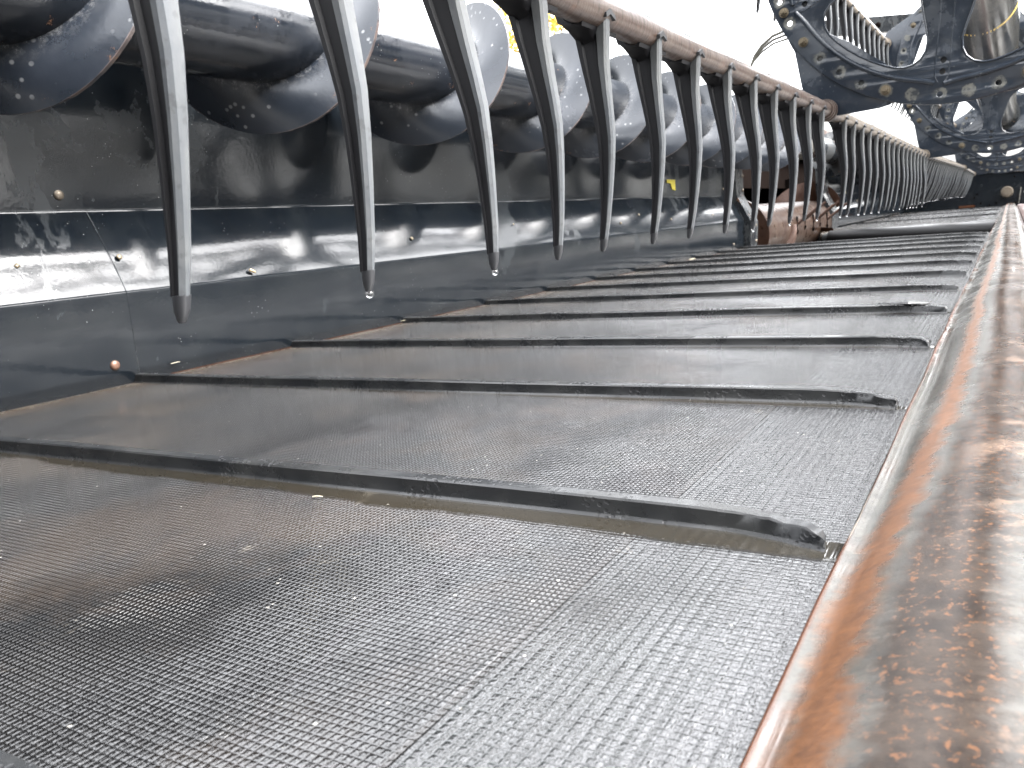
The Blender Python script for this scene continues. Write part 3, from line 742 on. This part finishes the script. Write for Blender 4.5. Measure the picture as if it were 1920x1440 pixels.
def tip_mesh():
    m = MB(); rings = []
    for x, z, dp, h in ((-.0049, -.2425, .0090, .0035), (-.0070, -.2500, .0078, .0031), (-.0092, -.2545, .0054, .0024), (-.0106, -.2562, .003, .0015)):
        c = .0016 if h > .002 else .0006
        rings.append([(x - c, -h, z), (x, -h + c, z), (x, h - c, z), (x - c, h, z), (x - dp + c, h, z), (x - dp, h - c, z), (x - dp, -h + c, z), (x - dp + c, -h, z)])
    m.rings(rings); return m.mesh('tine_tip', M['tip'], 50)
TIP = tip_mesh()
def drop_mesh():
    bm = bmesh.new(); bmesh.ops.create_uvsphere(bm, u_segments=14, v_segments=10, radius=.0026)
    for v in bm.verts: v.co.z *= 1.15 if v.co.z > 0 else .9
    me = bpy.data.meshes.new('water_drop'); bm.to_mesh(me); bm.free(); me.materials.append(M['drop'])
    me.polygons.foreach_set('use_smooth', [True] * len(me.polygons)); return me
DROP = drop_mesh()
TB = {1: (.051, 0), 2: (.020, -.09), 3: (.004, -.165), 4: (.0, -.10), 5: (-.003, -.03), 6: (.0, -.026), 7: (0, -.0145), 8: (0, -.044), 9: (0, -.064)}
dropless = {1, 4, 5, 10, 12}
cnt = 0
stuff = MB()
base_v = [v.co.copy() for v in TM.vertices]; base_f = [tuple(p.vertices) for p in TM.polygons]; base_m = [p.material_index for p in TM.polygons]
for k in range(5):
    i = -5
    while True:
        y = yb + FS * i; i += 1
        if y > 10.3: break
        if y < -1.15: continue
        if any(abs(y - d_[0]) < .035 for d_ in discs): continue
        p = batline(k, y)
        rz = random.gauss(0, .02); ry = random.gauss(-.035, .014); rx = random.gauss(0, .010)
        if k == 0 and i - 1 in TB:
            p = p + Vector((TB[i - 1][0], 0, 0)); ry = TB[i - 1][1]; rx = 0; rz *= .4
        if y > 4.42: ry += .30
        solo = (k == 0 and y > -.5) or (k == 1 and .6 < y < 4.4)
        if solo and cnt < 100:
            cnt += 1
            o = link('tine', TM, R); o.location = p - R.location; o.rotation_euler = (rx, ry, rz)
            t = link('tine_tip', TIP, o)
            if k == 0 and (i - 1) not in dropless and random.random() < .8:
                q = link('water_drop', DROP, o); q.location = (-.0118, 0, -.2580)
        else:
            mt = Matrix.Translation(p) @ Matrix.Rotation(ry, 4, 'Y')
            b = len(stuff.v); stuff.v += [tuple(mt @ v) for v in base_v]; stuff.f += [tuple(b + q for q in f) for f in base_f]; stuff.m += base_m
so = stuff.build('tine_rows', [M['tine'], M['tine_side'], M['tip']], R, fix=False, smooth=0); so['kind'] = 'stuff'
m = MB(); m.tube((1.055, -1.4, .82), (1.08, 11.0, .815), .117, n=72); ct = m.build('centre_tube', M['center'], R)
for y in (2.28, 2.90):
    m = MB(); rr0 = .1182; cx = 1.055 + .025 * (y + 1.4) / 12.4
    m.rings([[(cx + (rr0 if s_ else rr0 - .002) * cos(2 * PI * q / 64), y + dy, .8195 + (rr0 if s_ else rr0 - .002) * sin(2 * PI * q / 64)) for q in range(64)] for dy, s_ in ((0, 0), (0, 1), (.034, 1), (.034, 0))], caps=False)
    m.build('yellow_band', M['yellow'], ct)
for (y, cx, cz, sc) in discs:
    m = MB(); m.tube((cx, y - .02, cz), (cx, y + .02, cz), .135, n=48); m.build('hub', M['frame'], R)

# ------------------------------------------------------------------ end panel at far end
E_ = empty('end_panel', (.6, 11.3, 0), 'dark steel end sheet closing off the far end of the header', 'metal panel')
m = MB(); pts = [(-.25, -.25), (1.42, -.25), (1.55, .10), (1.45, .38), (.95, .40), (.84, .42), (.70, .50), (-.25, .60)]
n = len(pts); v = [(x, 11.2, z) for x, z in pts] + [(x, 11.24, z) for x, z in pts]
m.add(v, [tuple(range(n)), tuple(range(2 * n - 1, n - 1, -1))] + [(i, (i + 1) % n, n + (i + 1) % n, n + i) for i in range(n)]); m.build('sheet', M['panel'], E_, smooth=0)
m = MB(); m.path([(.70, 11.19, .50), (.84, 11.19, .42), (.95, 11.19, .40), (1.45, 11.19, .38)], .012, 8); m.build('folded_edge', M['frame'], E_)
m = MB(); m.tube((1.128, 11.199, .157), (1.128, 11.13, .157), .068, .056, n=32); m.tube((1.128, 11.13, .157), (1.128, 11.10, .157), .034, n=24); m.build('hub_boss', M['bolt'], E_)
for x, z in ((.82, .16), (.79, .12), (.95, .02), (1.02, .04), (.86, .05), (1.20, .33), (1.22, .03)): 
    MB().tube((x, 11.201, z), (x, 11.192, z), .010, n=10).build('bolt_hole', M['dark'], E_)
m = MB(); m.box((.63, 11.17, .008), (.80, 11.198, .035)); m.build('worn_edge', M['lip'], E_)
m = MB(); m.path([(1.25, 11.19, .02), (1.27, 11.19, .20)], .006, 6); m.path([(1.30, 11.19, .14), (1.42, 11.19, .30)], .006, 6); m.build('seam', M['bare'], E_)

# ------------------------------------------------------------------ rear arm, hoses
AR = empty('crossbeam', (.4, 5.6, 1), 'dark riveted beam seen through the left opening of the first disc', 'beam')
m = MB(); v = []
m.rings([[(x, y - .04, z - .06), (x, y + .04, z - .06), (x, y + .04, z + .06), (x, y - .04, z + .06)] for x, y, z in ((-.40, 7.0, 1.60), (.5, 7.0, 1.50), (1.1, 7.0, 1.36), (1.7, 7.0, 1.1))]); m.build('arm_beam', M['frame'], AR, smooth=20)
for k in range(5):
    x = .25 + k * .18; domebolt(AR, (x, 6.955, 1.53 - (x - .2) * .16), .02, M['dark'], 'arm_bolt', (0, -1, 0))
HS = empty('hydraulic_hoses', (.5, 3, .9), 'bundle of thin grey hydraulic hoses looping left of the first disc', 'hoses')
HP = [[0.4479456887135642, 0.8556539859145939], [0.4082906499872764, 0.8476265536496814], [0.36397638285977507, 0.8363404107985686], [0.3226248733774588, 0.8084960988618515], [0.2949759091963211, 0.7757485985865026], [0.279382673182742, 0.7385464053277506], [0.2737762353793456, 0.689350277999313]]
for k in range(3):
    pts = [(x - .014 * k * (q / 6), 3.0 + .03 * k, z - .012 * k * (1 - q / 6)) for q, (x, z) in enumerate(HP)]
    MB().path(pts, .0062 - .0008 * k, 8).build('hose', M['hose'], HS)

# ------------------------------------------------------------------ debris on the machine
def straw(p, d, ln, label, r=.0006, mat='straw', cat='straw'):
    p = Vector(p); d = Vector(d).normalized() * ln / 2
    o = MB().path([-d, Vector((0, 0, .0004)), d], [r, r * 1.2, r * .7], 6).build('straw', M[mat], None)
    o.location = p; tag(o, label, cat, 'bits of straw and husk on the machine'); return o
straw((.0165, .40, .018), (.1, 1, .03), .016, 'short pale straw stalk lying on the panel foot beside the second slat')
straw((.7335, -.030, .0015), (1, .35, 0), .008, 'thin pale straw on the woven belt in front of the nearest slat')
straw((.012, 1.0, .006), (.6, .6, .1), .016, 'small straw at the rear end of the fourth slat')
straw((-.0015 + .0137, .5889, .150), (.2, .8, -.4), .012, 'small tan husk stuck on the panel fold behind the first tine', .0028, 'husk', 'husk')
straw((.010, 3.0, .003), (.1, 1, 0), .06, 'long straw along the rear belt edge near the feeder opening', .002)
straw((.02, 4.2, .003), (.2, 1, 0), .03, 'short straw at the corner of the feeder opening', .002)
# ------------------------------------------------------------------ trees
def tree(loc, h, r, label, mat, seed, n=4200, ls=.16):
    rnd = random.Random(seed); T = empty('broadleaf_tree', loc, label, 'tree', None)
    m = MB(); base = Vector(loc); top = base + Vector((0, 0, h - r * .7))
    m.path([base, base.lerp(top, .5) + Vector((.1, 0, 0)), top], [.22, .16, .08], 10)
    cl = []
    for q in range(34):
        a = rnd.uniform(0, 2 * PI); e = rnd.uniform(-.6, 1); rr_ = r * rnd.uniform(.35, 1.0)
        c = base + Vector((0, 0, h - r)) + Vector((cos(a) * rr_ * math.sqrt(max(0, 1 - e * e * .8)), sin(a) * rr_ * math.sqrt(max(0, 1 - e * e * .8)), e * r * .9)); cl.append((c, r * rnd.uniform(.16, .34)))
        if q < 14: m.path([base.lerp(top, rnd.uniform(.45, .9)), c], [.06, .015], 6)
    m.build('trunk', M['bark'], T)
    v = []; f = []
    for q in range(n):
        c, cr = rnd.choice(cl); p = c + Vector((rnd.gauss(0, .55), rnd.gauss(0, .55), rnd.gauss(0, .5))) * cr
        u = Vector((rnd.uniform(-1, 1), rnd.uniform(-1, 1), rnd.uniform(-1, 1))).normalized(); s_ = u.orthogonal().normalized(); k = ls * rnd.uniform(.6, 1.2)
        b = len(v); v += [p - u * k * .5, p + s_ * k * .3, p + u * k * .5, p - s_ * k * .3]; f.append((b, b + 1, b + 2, b + 3))
    MB().add(v, f).build('crown', M[mat], T, smooth=0, fix=False)
tree((-10.2, 21.1, -.75), 6.95, 1.75, 'golden yellow autumn tree beyond the auger, its crown against the white sky', 'leaf', 3, 5200, .15)

def added_treeline(a0, a1, dist, hmin, hmax, n, seed):
    rnd = random.Random(seed); v = []; f = []
    mb_ = []
    for q in range(n):
        a = rad(rnd.uniform(a0, a1)); d_ = dist * rnd.uniform(.93, 1.1)
        prof_ = .5 + .5 * sin(a * 23 + seed) * sin(a * 61) ; hh = hmin + (hmax - hmin) * (.35 + .65 * prof_)
        z = -.75 + hh * rnd.random() ** .7
        p = Vector((sin(a) * d_, cos(a) * d_, z)); u = Vector((rnd.uniform(-1, 1), rnd.uniform(-1, 1), rnd.uniform(-1, 1))).normalized(); s_ = u.orthogonal().normalized(); k = rnd.uniform(.5, 1.1)
        b = len(v); v += [p - u * k * .5, p + s_ * k * .35, p + u * k * .5, p - s_ * k * .35]; f.append((b, b + 1, b + 2, b + 3))
    return v, f
wm_ = MB()
v, f = added_treeline(12, 300, 26, 6, 10.5, 26000, 2); wm_.add(v, f)
o = wm_.build('added_woodland', M['leafg'], smooth=0, fix=False)  # added out of view so the panel and slats reflect something dark
tag(o, 'unseen dark green belt of trees, added far off around the machine to darken reflections', 'added_woodland', kind='stuff')
